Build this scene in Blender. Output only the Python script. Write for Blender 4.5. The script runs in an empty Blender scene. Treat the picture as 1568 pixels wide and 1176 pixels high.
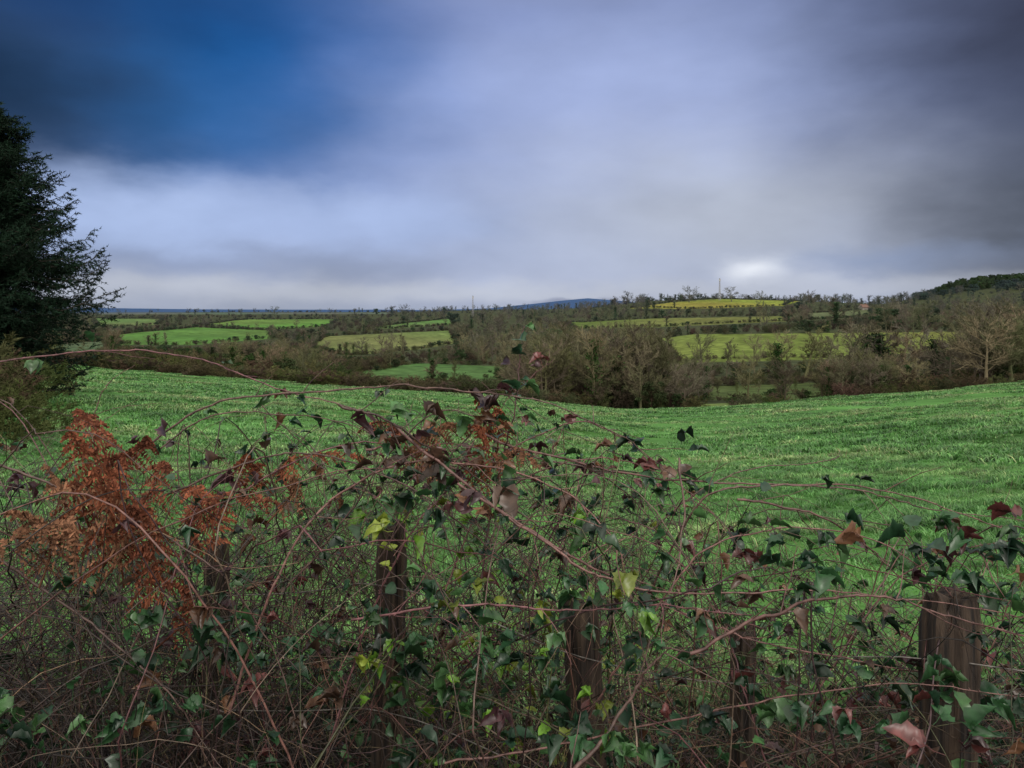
import bpy, math, random
import numpy as np
from mathutils import Vector, Matrix
rng=np.random.default_rng(7); random.seed(7)
EYE=1.7; F=1132.0; CX=784.0; HY=475.0
scene=bpy.context.scene
def s2l(c):
    return tuple(((v/255.)/12.92 if v/255.<=0.04045 else (((v/255.)+0.055)/1.055)**2.4) for v in c)
# ------------------------------------------------------------------ terrain
X=np.array([-200,0,150,300,450,600,750,900,980,1090,1200,1350,1500,1700],float)
ED=np.array([75,75,75,72,70,66,62,60,60,60,62,68,75,80],float)
EP=np.array([552,556,563,577,588,598,608,622,627,625,619,606,592,575],float)
def z_of(py,d): return EYE-(py-HY)/F*d
ze=z_of(EP,ED)
K=[]
K.append((ED*0+0.0,ze*0)); K.append((ED*0+3.0,ze*0-0.02)); K.append((ED*0.2,ze*0.155)); K.append((ED*0.5,ze*0.45)); K.append((ED*0.8,ze*0.78)); K.append((ED,ze))
K.append((ED+12,z_of(EP+10,ED+12))); K.append((ED+30,z_of(EP+22,ED+30)))
rows=[(135,EP+2),
(190,[545,548,555,568,578,590,592,608,612,612,608,596,584,570]),
(230,[540,542,548,560,566,572,575,592,595,590,586,580,572,560]),
(290,[532,533,538,545,550,555,558,570,570,560,553,550,548,540]),
(400,[520,520,524,530,532,535,540,540,530,512,506,504,506,510]),
(560,[506,506,508,510,512,510,510,508,500,496,494,494,494,492]),
(750,[496,496,497,497,498,496,496,490,484,480,478,480,482,478]),
(1000,[488,488,488,487,487,486,484,478,464,458,460,470,470,455]),
(1300,[483,483,482,481,481,480,477,472,462,456,459,466,443,428]),
(1700,[480,480,479,478,478,478,474,474,468,466,466,468,433,421]),
(2600,[478,478,478,478,478,478,478,478,477,476,476,476,455,440]),
(4200,[476,476,475.5,476,477,477,472,456,463,474,476,476,470,460]),
(9000,[473,472,471.5,473.5,474,474]+[476.5]*8),(30000,[475.6]*14)]
for d,p in rows:
    p=np.array(p,float); K.append((ED*0+d,z_of(p,d)))
K.append((ED*0+90000,ze*0-30))
TC=math.radians(50)
def zf(x,y,rough=True):
    x=np.asarray(x,float); y=np.asarray(y,float)
    th=np.arctan2(x,y); r=np.hypot(x,y)
    tc=np.clip(th,-TC,TC); px=CX+F*np.tan(tc); d=r*np.cos(tc)
    z=np.zeros_like(d)
    D=[np.interp(px,X,k[0]) for k in K]; Z=[np.interp(px,X,k[1]) for k in K]
    for i in range(len(K)-1):
        m=(d>=D[i])&(d<D[i+1])
        t=(d-D[i])/(D[i+1]-D[i]+1e-9)
        z=np.where(m,Z[i]*(1-t)+Z[i+1]*t,z)
    w=np.clip((np.abs(th)-math.pi/2)/(math.pi/2),0,1)
    z=z*(1-w)
    if rough:
        a=np.clip((r-4)/20,0,1)
        z=z+a*(0.12*np.sin(x*0.23+1.3*np.sin(y*0.11))*np.sin(y*0.19+0.7)+0.05*np.sin(x*0.9+y*0.5)*np.sin(y*0.8-x*.2))
        b=np.clip((r-140)/400,0,1)
        z=z+b*(0.8*np.sin(x*0.021+np.sin(y*0.017)*2)*np.sin(y*0.02+1))
    return z
def proj(x,y,z): return CX+F*x/y, HY-F*(z-EYE)/y
def inv(px,py,dmin=128,dmax=1800):
    d=np.exp(np.linspace(math.log(dmin),math.log(dmax),300))
    x=(px-CX)/F*d
    p=proj(x,d,zf(x,d))[1]
    k=np.where(p<=py)[0]
    dd=d[k[0]] if len(k) else dmax
    return (px-CX)/F*dd, dd
FIELDS=[
([(175,513),(300,501),(415,506),(420,518),(300,528),(180,528)],(0.060,0.135,0.030)),
([(140,487),(250,489),(240,497),(150,500)],(0.07,0.13,0.040)),
([(300,497),(380,489),(520,489),(500,500),(400,505)],(0.065,0.15,0.030)),
([(475,529),(500,515),(690,506),(700,525),(640,535),(530,545)],(0.088,0.135,0.040)),
([(515,574),(640,556),(780,562),(775,578),(690,587),(560,590)],(0.045,0.12,0.03)),
([(1000,520),(1060,512),(1480,508),(1495,530),(1300,549),(1040,556)],(0.10,0.135,0.032)),
([(965,472),(1030,463),(1100,458),(1225,461),(1200,468),(1060,473)],(0.13,0.165,0.03)),
([(870,494),(1000,488),(1200,484),(1205,492),(1010,501),(880,503)],(0.080,0.12,0.03)),
([(1070,592),(1260,586),(1285,610),(1075,613)],(0.05,0.075,0.025)),
([(1050,619),(1190,616),(1190,628),(1060,628)],(0.09,0.14,0.04)),
([(560,501),(690,488),(695,497),(600,503)],(0.06,0.13,0.035)),
([(60,532),(160,520),(172,540),(70,552)],(0.05,0.085,0.04)),
([(1230,480),(1330,474),(1340,482),(1240,490)],(0.06,0.10,0.04)),
([(150,478.5),(600,478.5),(600,481),(150,481.5)],(0.06,0.09,0.06)),
]
def inpoly(px,py,poly):
    px=np.asarray(px,float);py=np.asarray(py,float); ins=np.zeros(px.shape,bool); n=len(poly)
    for i in range(n):
        x1,y1=poly[i];x2,y2=poly[(i+1)%n]
        if y1==y2: continue
        c=((y1>py)!=(y2>py))&(px<(x2-x1)*(py-y1)/(y2-y1)+x1)
        ins^=c
    return ins
def infield(px,py):
    r=np.zeros(np.shape(px),bool)
    for p,_ in FIELDS: r|=inpoly(px,py,p)
    return r
# ------------------------------------------------------------------ mesh helper
class Acc:
    def __init__(s): s.V=[];s.Fc=[];s.C=[];s.n=0
    def add(s,V,Fs,col):
        V=np.asarray(V,float).reshape(-1,3)
        if not isinstance(Fs,list): Fs=[Fs]
        for f in Fs: s.Fc.append(np.asarray(f,int)+s.n)
        c=np.asarray(col,float)
        if c.ndim==1: c=np.tile(c,(len(V),1))
        s.V.append(V);s.C.append(c);s.n+=len(V)
    def mesh(s,name,mat,smooth=False):
        V=np.concatenate(s.V);C=np.concatenate(s.C)
        me=bpy.data.meshes.new(name)
        me.vertices.add(len(V)); me.vertices.foreach_set('co',V.astype(np.float32).ravel())
        fl=[];st=[];o=0
        for f in s.Fc:
            k=f.shape[1]; fl.append(f.ravel()); st.append(o+np.arange(len(f))*k); o+=f.size
        fl=np.concatenate(fl).astype(np.int32);st=np.concatenate(st).astype(np.int32)
        me.loops.add(len(fl)); me.loops.foreach_set('vertex_index',fl)
        me.polygons.add(len(st)); me.polygons.foreach_set('loop_start',st)
        if smooth: me.polygons.foreach_set('use_smooth',np.ones(len(st),bool))
        me.update(calc_edges=True)
        a=me.color_attributes.new('Col','FLOAT_COLOR','POINT')
        a.data.foreach_set('color',np.concatenate([C,np.ones((len(C),1))],1).astype(np.float32).ravel())
        me.materials.append(mat)
        return me
def link(name,data,parent=None,loc=(0,0,0)):
    o=bpy.data.objects.new(name,data); scene.collection.objects.link(o); o.location=loc
    if parent: o.parent=parent
    return o
def tube(acc,P,R,col,sides=5,cap=False):
    P=np.asarray(P,float);n=len(P);R=np.asarray(R,float)*np.ones(n)
    T=np.gradient(P,axis=0);T/=np.linalg.norm(T,axis=1,keepdims=True)+1e-9
    ref=np.array([0.31,0.87,0.38]) if abs(T[0][0])>.5 else np.array([0.93,0.21,0.29])
    N=np.cross(T,ref);N/=np.linalg.norm(N,axis=1,keepdims=True)+1e-9;B=np.cross(T,N)
    a=np.linspace(0,2*math.pi,sides,endpoint=False)
    V=(P[:,None]+R[:,None,None]*(np.cos(a)[None,:,None]*N[:,None]+np.sin(a)[None,:,None]*B[:,None])).reshape(-1,3)
    i=np.arange(n-1)[:,None]*sides;j=np.arange(sides)[None];k=(j+1)%sides
    f=np.stack([i+j,i+k,i+sides+k,i+sides+j],-1).reshape(-1,4)
    acc.add(V,f,col)
def tubes(acc,P,R,cols,sides=4):   # many polylines at once: P (M,n,3), R (M,n), cols (M,3)
    M,n,_=P.shape
    T=np.gradient(P,axis=1);T/=np.linalg.norm(T,axis=2,keepdims=True)+1e-9
    ref=np.where(np.abs(T[:,:1,0:1])>.5,np.array([0.31,0.87,0.38]),np.array([0.93,0.21,0.29]))
    N=np.cross(T,np.broadcast_to(ref,T.shape));N/=np.linalg.norm(N,axis=2,keepdims=True)+1e-9;B=np.cross(T,N)
    a=np.linspace(0,2*math.pi,sides,endpoint=False)
    V=P[:,:,None]+R[:,:,None,None]*(np.cos(a)[None,None,:,None]*N[:,:,None]+np.sin(a)[None,None,:,None]*B[:,:,None])
    m=np.arange(M)[:,None,None]*n*sides;i=np.arange(n-1)[None,:,None]*sides;j=np.arange(sides)[None,None];k=(j+1)%sides
    f=np.stack([m+i+j,m+i+k,m+i+sides+k,m+i+sides+j],-1).reshape(-1,4)
    acc.add(V.reshape(-1,3),f,np.repeat(cols,n*sides,0))
def smooth_pts(P,m=10):
    P=np.asarray(P,float); P=np.vstack([2*P[0]-P[1],P,2*P[-1]-P[-2]]); out=[]
    for i in range(1,len(P)-2):
        for t in np.linspace(0,1,m,endpoint=False):
            p0,p1,p2,p3=P[i-1:i+3]
            out.append(0.5*((2*p1)+(-p0+p2)*t+(2*p0-5*p1+4*p2-p3)*t*t+(-p0+3*p1-3*p2+p3)*t**3))
    out.append(P[-2]); return np.array(out)
# ------------------------------------------------------------------ materials
def newmat(name):
    m=bpy.data.materials.new(name);m.use_nodes=True;nt=m.node_tree
    return m,nt,nt.nodes['Principled BSDF']
def attrmat(name,rough=0.7,nscale=20,namt=0.5,spec=0.3,objvar=0.0,trans=0.0):
    m,nt,b=newmat(name);N=nt.nodes;L=nt.links
    at=N.new('ShaderNodeAttribute');at.attribute_name='Col'
    g=N.new('ShaderNodeNewGeometry')
    no=N.new('ShaderNodeTexNoise');no.inputs['Scale'].default_value=nscale;no.inputs['Detail'].default_value=5
    L.new(g.outputs['Position'],no.inputs['Vector'])
    mr=N.new('ShaderNodeMapRange');mr.inputs[1].default_value=.3;mr.inputs[2].default_value=.7
    mr.inputs[3].default_value=1-namt;mr.inputs[4].default_value=1+namt
    L.new(no.outputs['Fac'],mr.inputs[0])
    mu=N.new('ShaderNodeVectorMath');mu.operation='SCALE'
    L.new(at.outputs['Color'],mu.inputs[0]);L.new(mr.outputs[0],mu.inputs['Scale'])
    out=mu.outputs[0]
    if objvar:
        oi=N.new('ShaderNodeObjectInfo')
        cr=N.new('ShaderNodeValToRGB');e=cr.color_ramp.elements
        e[0].color=(0.6,0.62,0.62,1);e[1].color=(1.4,1.35,1.1,1)
        for p,c in ((.18,(1.15,1.0,.9,1)),(.36,(.65,.9,.5,1)),(.5,(1.2,1.2,1.15,1)),(.66,(.5,.5,.45,1)),(.82,(.9,1.1,.65,1))):
            q=e.new(p);q.color=c
        L.new(oi.outputs['Random'],cr.inputs[0])
        m2=N.new('ShaderNodeVectorMath');m2.operation='MULTIPLY'
        L.new(out,m2.inputs[0]);L.new(cr.outputs[0],m2.inputs[1]);out=m2.outputs[0]
        hz=N.new('ShaderNodeMix');hz.data_type='RGBA';L.new(oi.outputs['Alpha'],hz.inputs[0]);L.new(out,hz.inputs[6]);hz.inputs[7].default_value=(0.060,0.085,0.115,1);out=hz.outputs[2]  # distance haze painted into the tree colour, weighted by object alpha
    L.new(out,b.inputs['Base Color'])
    b.inputs['Roughness'].default_value=rough;b.inputs['Specular IOR Level'].default_value=spec
    if trans:
        tr=N.new('ShaderNodeBsdfTranslucent');L.new(out,tr.inputs['Color'])
        mx=N.new('ShaderNodeMixShader');mx.inputs[0].default_value=trans
        L.new(b.outputs[0],mx.inputs[1]);L.new(tr.outputs[0],mx.inputs[2])
        L.new(mx.outputs[0],N['Material Output'].inputs[0])
    return m
M_tree=attrmat('bare_wood',.9,0.15,.3,.1,objvar=1)
M_cane=attrmat('cane_bark',.5,60,.6,.4)
M_leaf=attrmat('bramble_leaf',.38,40,.5,.5,trans=.2)
M_fern=attrmat('bracken_dry',.8,25,.45,.15,trans=.25)
M_needle=attrmat('needles',.8,1.5,.6,.1)
M_ground=attrmat('ground_soil_and_grass',.95,0.22,.4,.05)
M_grass,nt,b=newmat('grass_blades');N=nt.nodes;L=nt.links
g=N.new('ShaderNodeNewGeometry')
mp=N.new('ShaderNodeMapping');mp.inputs['Scale'].default_value=(0.35,0.8,0.0);L.new(g.outputs['Position'],mp.inputs[0])
n1=N.new('ShaderNodeTexNoise');n1.inputs['Scale'].default_value=.5;n1.inputs['Detail'].default_value=7;n1.inputs['Roughness'].default_value=.65;L.new(mp.outputs[0],n1.inputs['Vector'])
cr=N.new('ShaderNodeValToRGB');e=cr.color_ramp.elements
e[0].position=.33;e[0].color=(0.070,0.20,0.045,1);e[1].position=.68;e[1].color=(0.34,0.40,0.18,1)
q=e.new(.5);q.color=(0.125,0.305,0.080,1)
L.new(n1.outputs['Fac'],cr.inputs[0])
mp2=N.new('ShaderNodeMapping');mp2.inputs['Scale'].default_value=(.9,1.5,0.0);L.new(g.outputs['Position'],mp2.inputs[0])
n3=N.new('ShaderNodeTexNoise');n3.inputs['Scale'].default_value=1.9;n3.inputs['Detail'].default_value=4;L.new(mp2.outputs[0],n3.inputs['Vector'])
r3=N.new('ShaderNodeMapRange');r3.inputs[1].default_value=.38;r3.inputs[2].default_value=.62;r3.inputs[3].default_value=.5;r3.inputs[4].default_value=1.25;L.new(n3.outputs['Fac'],r3.inputs[0])
at=N.new('ShaderNodeAttribute');at.attribute_name='Col'
mu0=N.new('ShaderNodeVectorMath');mu0.operation='SCALE';L.new(cr.outputs[0],mu0.inputs[0]);L.new(r3.outputs[0],mu0.inputs['Scale'])
mu=N.new('ShaderNodeVectorMath');mu.operation='MULTIPLY';L.new(mu0.outputs[0],mu.inputs[0]);L.new(at.outputs['Color'],mu.inputs[1])
L.new(mu.outputs[0],b.inputs['Base Color']);b.inputs['Roughness'].default_value=.42;b.inputs['Specular IOR Level'].default_value=.5
tr=N.new('ShaderNodeBsdfTranslucent');L.new(mu.outputs[0],tr.inputs[0]);mx=N.new('ShaderNodeMixShader');mx.inputs[0].default_value=.3
L.new(b.outputs[0],mx.inputs[1]);L.new(tr.outputs[0],mx.inputs[2]);L.new(mx.outputs[0],N['Material Output'].inputs[0])
def wood(name,c1,c2):
    m,nt,b=newmat(name);N=nt.nodes;L=nt.links
    tc=N.new('ShaderNodeTexCoord');mp=N.new('ShaderNodeMapping');mp.inputs['Scale'].default_value=(70,70,5)
    L.new(tc.outputs['Object'],mp.inputs[0]);no=N.new('ShaderNodeTexNoise');no.inputs['Scale'].default_value=1;no.inputs['Detail'].default_value=8
    L.new(mp.outputs[0],no.inputs['Vector']);cr=N.new('ShaderNodeValToRGB');cr.color_ramp.elements[0].position=.38;cr.color_ramp.elements[1].position=.68
    cr.color_ramp.elements[0].color=(*c1,1);cr.color_ramp.elements[1].color=(*c2,1);L.new(no.outputs['Fac'],cr.inputs[0]);L.new(cr.outputs[0],b.inputs['Base Color'])
    bp=N.new('ShaderNodeBump');bp.inputs['Strength'].default_value=1;bp.inputs['Distance'].default_value=.015;L.new(no.outputs['Fac'],bp.inputs['Height']);L.new(bp.outputs[0],b.inputs['Normal'])
    b.inputs['Roughness'].default_value=.95;return m
M_post=wood('weathered_wood',(0.010,0.007,0.006),(0.075,0.050,0.034))
def plain(name,c,r=.7,metal=0,ns=3):
    m,nt,b=newmat(name);no=nt.nodes.new('ShaderNodeTexNoise');no.inputs['Scale'].default_value=ns
    cr=nt.nodes.new('ShaderNodeValToRGB');cr.color_ramp.elements[0].color=(*[v*.7 for v in c],1);cr.color_ramp.elements[1].color=(*[min(1,v*1.3) for v in c],1)
    nt.links.new(no.outputs['Fac'],cr.inputs[0]);nt.links.new(cr.outputs[0],b.inputs['Base Color']);b.inputs['Roughness'].default_value=r;b.inputs['Metallic'].default_value=metal
    return m
# ------------------------------------------------------------------ terrain mesh
th=np.concatenate([np.linspace(-180,-46,40,endpoint=False),np.linspace(-46,46,700,endpoint=False),np.linspace(46,180,41)])
th=np.radians(th[:-1])
rr=np.concatenate([[0.02,.5,1,1.5],np.linspace(2,100,150),np.exp(np.linspace(math.log(101),math.log(2600),330)),np.exp(np.linspace(math.log(2700),math.log(80000),40))])
TH,RR=np.meshgrid(th,rr,indexing='ij')
GX=RR*np.sin(TH);GY=RR*np.cos(TH);GZ=zf(GX,GY)
n_t,n_r=TH.shape
V=np.stack([GX,GY,GZ],-1).reshape(-1,3)
i=np.arange(n_t)[:,None];j=np.arange(n_r-1)[None];ii=(i+1)%n_t
f=np.stack([i*n_r+j,i*n_r+j+1,ii*n_r+j+1,ii*n_r+j],-1).reshape(-1,4)
col=np.tile(np.array([0.038,0.046,0.023]),(len(V),1))
x,y,z=V.T; yy=np.maximum(y,1)
px,py=proj(x,yy,z); d=np.hypot(x,y)*np.cos(np.clip(np.arctan2(x,y),-TC,TC))
edge=np.interp(CX+F*np.tan(np.clip(np.arctan2(x,y),-TC,TC)),X,ED)
fm=(d<edge+4)
col[fm]=(0.065,0.16,0.040)
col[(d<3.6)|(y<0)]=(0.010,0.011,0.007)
for p,c in FIELDS:
    m=(y>128)&inpoly(px,py,p)
    v=1+0.18*np.sin(x*.05+y*.03)*np.sin(y*.04)+0.12*np.sin(x*.21)*np.sin(y*.13)
    h=.5+.5*np.sin(x*.018+1.7*np.sin(y*.013)+c[0]*40)
    cc=np.array(c)[None]*v[:,None]*(1+h[:,None]*np.array([[.25,-.08,.15]]))
    col[m]=cc[m]
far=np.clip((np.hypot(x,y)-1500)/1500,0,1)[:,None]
col=col*(1-far)+np.array([0.030,0.065,0.15])*far  # bluish aerial haze painted into the far ground colour
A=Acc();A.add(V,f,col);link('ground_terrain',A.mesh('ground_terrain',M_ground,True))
# ------------------------------------------------------------------ tree prototypes
def rvec():
    v=rng.normal(size=3);return v/np.linalg.norm(v)
def bare(seed,H=10,spread=.45,trunk_frac=.25,nl=14,ivy=0,colr=(0.12,0.103,0.08),stems=1,up=.5,tw=.035,nt_=20):
    global rng
    rng=np.random.default_rng(seed);A=Acc();tips=[]
    for s in range(stems):
        b0=np.array([0,0,-.3]) if stems==1 else np.array([*(rng.normal(size=2)*H*.15),-.3])
        lean=rng.normal(size=2)*(.04 if stems==1 else .16)*H
        hh=H*(1 if stems==1 else rng.uniform(.6,1))
        n=8;t=np.linspace(0,1,n)
        P=np.stack([b0[0]+lean[0]*t+rng.normal(size=n)*.01*H*t,b0[1]+lean[1]*t+rng.normal(size=n)*.01*H*t,b0[2]+t*hh*.85],-1)
        r0=H*.025*(1 if stems==1 else .45)
        tube(A,P,r0*(1-t*.9),colr,5)
        for k in range(nl):
            u=rng.uniform(trunk_frac,.98);p=np.array([np.interp(u,t,P[:,q]) for q in range(3)])
            az=rng.uniform(0,2*math.pi)
            prof=math.sin(math.pi*min(1,.25+.75*(u-trunk_frac)/(1-trunk_frac)*.9))**.6
            Ln=hh*spread*(.45+.55*prof)*rng.uniform(.75,1.1)
            dr=np.array([math.cos(az),math.sin(az),up*(.3+u)+rng.uniform(-.1,.4)]);dr/=np.linalg.norm(dr)
            Q=[p]
            for m in range(5):
                dr=dr+rvec()*.2+np.array([0,0,.08]);dr/=np.linalg.norm(dr);Q.append(Q[-1]+dr*Ln/5)
            Q=np.array(Q);tube(A,Q,r0*.4*np.linspace(1-u*.6,.15,6),colr,3)
            for m in range(8):
                w=rng.uniform(.15,1)*5;i0=min(int(w),4);q=Q[i0]+(Q[i0+1]-Q[i0])*(w-i0)
                d2=(Q[i0+1]-Q[i0]);d2/=np.linalg.norm(d2);d2=d2+rvec()*.85+np.array([0,0,.2]);d2/=np.linalg.norm(d2)
                L2=Ln*.4*rng.uniform(.6,1.2);e=q+d2*L2;mid=q+d2*L2*.5+rvec()*L2*.07
                tube(A,[q,mid,e],[r0*.13,r0*.1,r0*.04],colr,3);tips.append((q,mid,e,L2))
    q=np.array([t[0] for t in tips]);e=np.array([t[2] for t in tips]);L2=np.array([t[3] for t in tips])
    q=np.repeat(q,nt_,0);e=np.repeat(e,nt_,0);L2=np.repeat(L2,nt_)
    w=rng.uniform(.1,1,len(q))[:,None];s0=q+(e-q)*w
    dd=(e-q)/np.linalg.norm(e-q,axis=1,keepdims=True)+rng.normal(size=q.shape)*.6+np.array([0,0,.15]);dd/=np.linalg.norm(dd,axis=1,keepdims=True)
    e1=s0+dd*(L2*rng.uniform(.3,.7,len(L2)))[:,None]
    sd=np.cross(dd,rng.normal(size=dd.shape));sd/=np.linalg.norm(sd,axis=1,keepdims=True);sd*=tw*.6
    Vt=np.stack([s0-sd,s0+sd,e1],1).reshape(-1,3);ft=np.arange(len(Vt)).reshape(-1,3)
    cv=np.repeat(np.array(colr)[None]*rng.uniform(.75,1.4,(len(q),1)),3,0)
    A.add(Vt,ft,cv)
    if ivy:
        m=int(ivy);a=rng.uniform(0,2*math.pi,m);h=rng.uniform(.02,.8,m)**.8*H
        rad=np.abs(rng.normal(size=m))*H*.045+.12
        rad*=1+.5*np.sin(h*1.7+a)
        c=np.stack([np.cos(a)*rad,np.sin(a)*rad,h],-1);leafcards(A,c,.2*H/10,(0.026,0.052,0.018))
    return A
def leafcards(A,c,s,colr):
    m=len(c);u=rng.normal(size=(m,3));u/=np.linalg.norm(u,axis=1,keepdims=True);v=np.cross(u,rng.normal(size=(m,3)));v/=np.linalg.norm(v,axis=1,keepdims=True)
    ss=(s*rng.uniform(.5,1.2,m))[:,None]
    V=np.stack([c-u*ss,c+v*ss*.6,c+u*ss,c-v*ss*.6],1).reshape(-1,3)
    A.add(V,np.arange(len(V)).reshape(-1,4),np.repeat(np.array(colr)[None]*rng.uniform(.5,1.6,(m,1)),4,0))
trees=[bare(10,10,.40,.22,16),bare(11,10,.34,.3,18,colr=(0.13,0.115,0.085)),bare(12,10,.46,.18,16,colr=(0.11,0.098,0.08)),
       bare(13,10,.2,.15,24,colr=(0.13,0.125,0.08),up=1.1),bare(14,10,.36,.25,14,ivy=1000),bare(15,10,.28,.15,16,ivy=1700)]
bushes=[bare(20+k,8.5,.36,.08,7,stems=9,colr=c,tw=.065,nt_=18) for k,c in enumerate([(0.075,0.060,0.045),(0.08,0.078,0.042),(0.055,0.062,0.034),(0.08,0.055,0.048)])]
def ever(seed):
    global rng
    rng=np.random.default_rng(seed);A=Acc();tube(A,[[0,0,-.3],[0,0,5],[.3,0,9]],[.25,.15,.04],(0.05,0.04,0.03),5)
    cs=[]
    for k in range(26):
        cc=np.array([*(rng.normal(size=2)*1.9),rng.uniform(1.2,8.8)]);r=rng.uniform(.7,1.6)
        v=rng.normal(size=(170,3));v/=np.linalg.norm(v,axis=1,keepdims=True);cs.append(cc+v*r*rng.uniform(.5,1.15,(170,1))*[1,1,.75])
        tube(A,[[0,0,cc[2]*.5],cc],[.08,.03],(0.05,0.04,0.03),3)
    leafcards(A,np.concatenate(cs),.25,(0.030,0.050,0.022));return A
evers=[ever(31),ever(32)]
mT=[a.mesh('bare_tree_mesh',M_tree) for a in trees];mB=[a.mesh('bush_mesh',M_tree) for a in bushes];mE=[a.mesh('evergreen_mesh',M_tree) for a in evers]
rng=np.random.default_rng(99)
def put(parent,name,me,x,y,h,sx=1.,z=None):
    if z is None: z=float(zf(x,y))
    o=link(name,me,parent,(x,y,z));s=h/10.;o.scale=(s*sx,s*sx,s);o.rotation_euler=(0,0,rng.uniform(0,6.28));o.color=(1,1,1,min(.5,max(0,(y-150)/2300.)))  # colour alpha sets how much painted haze a plant gets with distance
    return o
wood_=link('distant_woodland',None);hedge=link('hedgerow',None)
cnt=0;NW=11500
PXX=rng.uniform(-250,1820,NW);DD=np.exp(rng.uniform(math.log(138),math.log(1750),NW));XX=(PXX-CX)/F*DD;ZZ=zf(XX,DD);PP=proj(XX,DD,ZZ)[1];INF=infield(PXX,PP)
for k in range(NW):
    if INF[k]: continue
    pxx,dd,x,z0,p0=PXX[k],DD[k],XX[k],float(ZZ[k]),PP[k]
    right=np.clip((pxx-600)/400,0,1)
    H=rng.choice([3,4.5,7,10,13],p=[.27,.23,.23,.17,.10])*(0.75+.3*right)
    if dd>700: H*=1.1
    if (pxx>1300 or 820<pxx<1030) and dd<420: H*=1.2
    if pxx<700 and H>9 and dd<500: H*=.6
    if 1030<pxx<1490 and 552<p0<600: H=min(H,2.6+1.2*rng.random())
    ok=False
    while H>1.6:
        ph=H/dd*F
        if not (infield(pxx,p0-ph*.9) or infield(pxx,p0-ph*.45) or infield(pxx-5,p0-ph*.7)or infield(pxx+5,p0-ph*.7)): ok=True;break
        H*=.75
    if not ok: continue
    if dd>300 and pxx<850 and rng.random()<.2: continue
    if dd>600 and H<4 and rng.random()<.4: H=5
    if H>6: me=mT[rng.choice(6,p=[.24,.2,.24,.14,.11,.07])] if rng.random()<.97 or dd<250 else mE[rng.integers(2)]
    else: me=mB[rng.integers(4)] if rng.random()<.9 else mE[rng.integers(2)]
    if dd>1200 and pxx>1400: me=mE[rng.integers(2)] if rng.random()<.75 else mT[0];H=max(H,12)
    if p0-H/dd*F<448 and pxx<1380: H*=.55
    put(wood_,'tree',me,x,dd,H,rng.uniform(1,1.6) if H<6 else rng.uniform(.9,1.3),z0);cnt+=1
for k in range(560):
    pxx=rng.uniform(1415,1850);dd=rng.uniform(1300,1760);x=(pxx-CX)/F*dd
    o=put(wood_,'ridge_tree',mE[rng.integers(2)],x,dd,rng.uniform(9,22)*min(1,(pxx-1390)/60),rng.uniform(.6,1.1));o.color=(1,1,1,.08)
for p,_ in FIELDS[:13]:
    n=len(p)
    for a in range(n):
        (x1,y1),(x2,y2)=p[a],p[(a+1)%n]
        w1=inv(x1,y1);w2=inv(x2,y2);Ln=math.hypot(w1[0]-w2[0],w1[1]-w2[1]);m=int(Ln/2.6)
        for t in np.linspace(0,1,max(m,2)):
            xx=w1[0]*(1-t)+w2[0]*t+rng.normal()*.9;yy_=w1[1]*(1-t)+w2[1]*t+rng.normal()*.9
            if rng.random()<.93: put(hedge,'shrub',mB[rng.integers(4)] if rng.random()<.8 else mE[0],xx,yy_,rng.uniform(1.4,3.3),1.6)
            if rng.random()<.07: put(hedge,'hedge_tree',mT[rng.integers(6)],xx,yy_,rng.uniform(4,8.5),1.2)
for pxx in np.arange(-160,870,6):
    dd=float(np.interp(pxx,X,ED))+rng.uniform(1.5,5)
    put(hedge,'shrub',mB[rng.integers(4)],(pxx-CX)/F*dd,dd,rng.uniform(1.3,2.3)*(1.0 if pxx<800 else .7),2.0)
for pxx in np.arange(1290,1800,16):
    dd=float(np.interp(pxx,X,ED))+rng.uniform(6,12)
    put(hedge,'shrub',mB[rng.integers(4)],(pxx-CX)/F*dd,dd,rng.uniform(1.6,2.6),1.6)
for pxx,pb,pt,k,sx in [(1075,577,512,2,.9),(1112,577,522,3,1),(1155,575,520,2,.8),(1190,580,522,5,1.2),(1197,578,512,1,1),(1233,580,505,3,1.5),(1262,582,510,3,1.2),(1325,588,508,4,1.3),(1345,600,505,5,1.4),(1405,590,506,2,1.2),(1430,592,515,5,1.0),(1480,588,515,1,1.2),(1530,590,500,2,1.2),(530,556,522,5,.9),(600,550,516,0,1),(620,550,512,3,1),(585,552,518,2,1),(710,548,512,1,1),(955,622,520,0,1.3),(920,618,512,2,1.2),(890,606,510,1,1.1),(985,615,525,2,1.2),(860,600,525,0,1.3),(1010,618,560,2,1.2),(970,625,575,4,1.4),(830,600,545,2,1.3),(900,620,550,0,1.4),(940,624,555,1,1.4),(1030,622,575,0,1.4),(780,590,545,0,1.3),(1275,478,456,4,1.2),(1240,465,447,2,1.3),(1120,462,443,0,1.6),(1055,463,441,2,1.5),(960,470,450,0,1.3),(985,468,452,2,1.3),(1165,463,447,2,1.3),(420,487,472,0,1.5),(620,484,468,2,1.4),(600,485,470,4,1.4),(1380,470,450,4,1.5),(1280,500,460,5,1.3),(1370,500,465,1,1.5),(1420,520,470,0,1.4),(1310,592,512,0,1.3),(1380,596,512,1,1.3),(1455,596,520,0,1.3),(1510,594,505,0,1.3),(1550,590,495,1,1.4),(1100,606,585,3,1),(1130,606,584,3,1),(1160,605,583,3,1),(1190,604,582,3,1),(1220,603,580,3,1)]:
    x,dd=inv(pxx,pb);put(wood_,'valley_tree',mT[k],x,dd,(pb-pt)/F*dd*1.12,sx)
ls=link('roadside_shrub',None)
for pxx,dd,h in [(-60,14,1.9),(-10,16,1.7),(40,18,1.6),(80,22,1.4),(-120,12,2.2),(20,12,1.2),(60,13,.9)]:
    o=put(ls,'shrub',mB[rng.integers(4)],(pxx-CX)/F*dd,dd,h,1.5)
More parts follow.
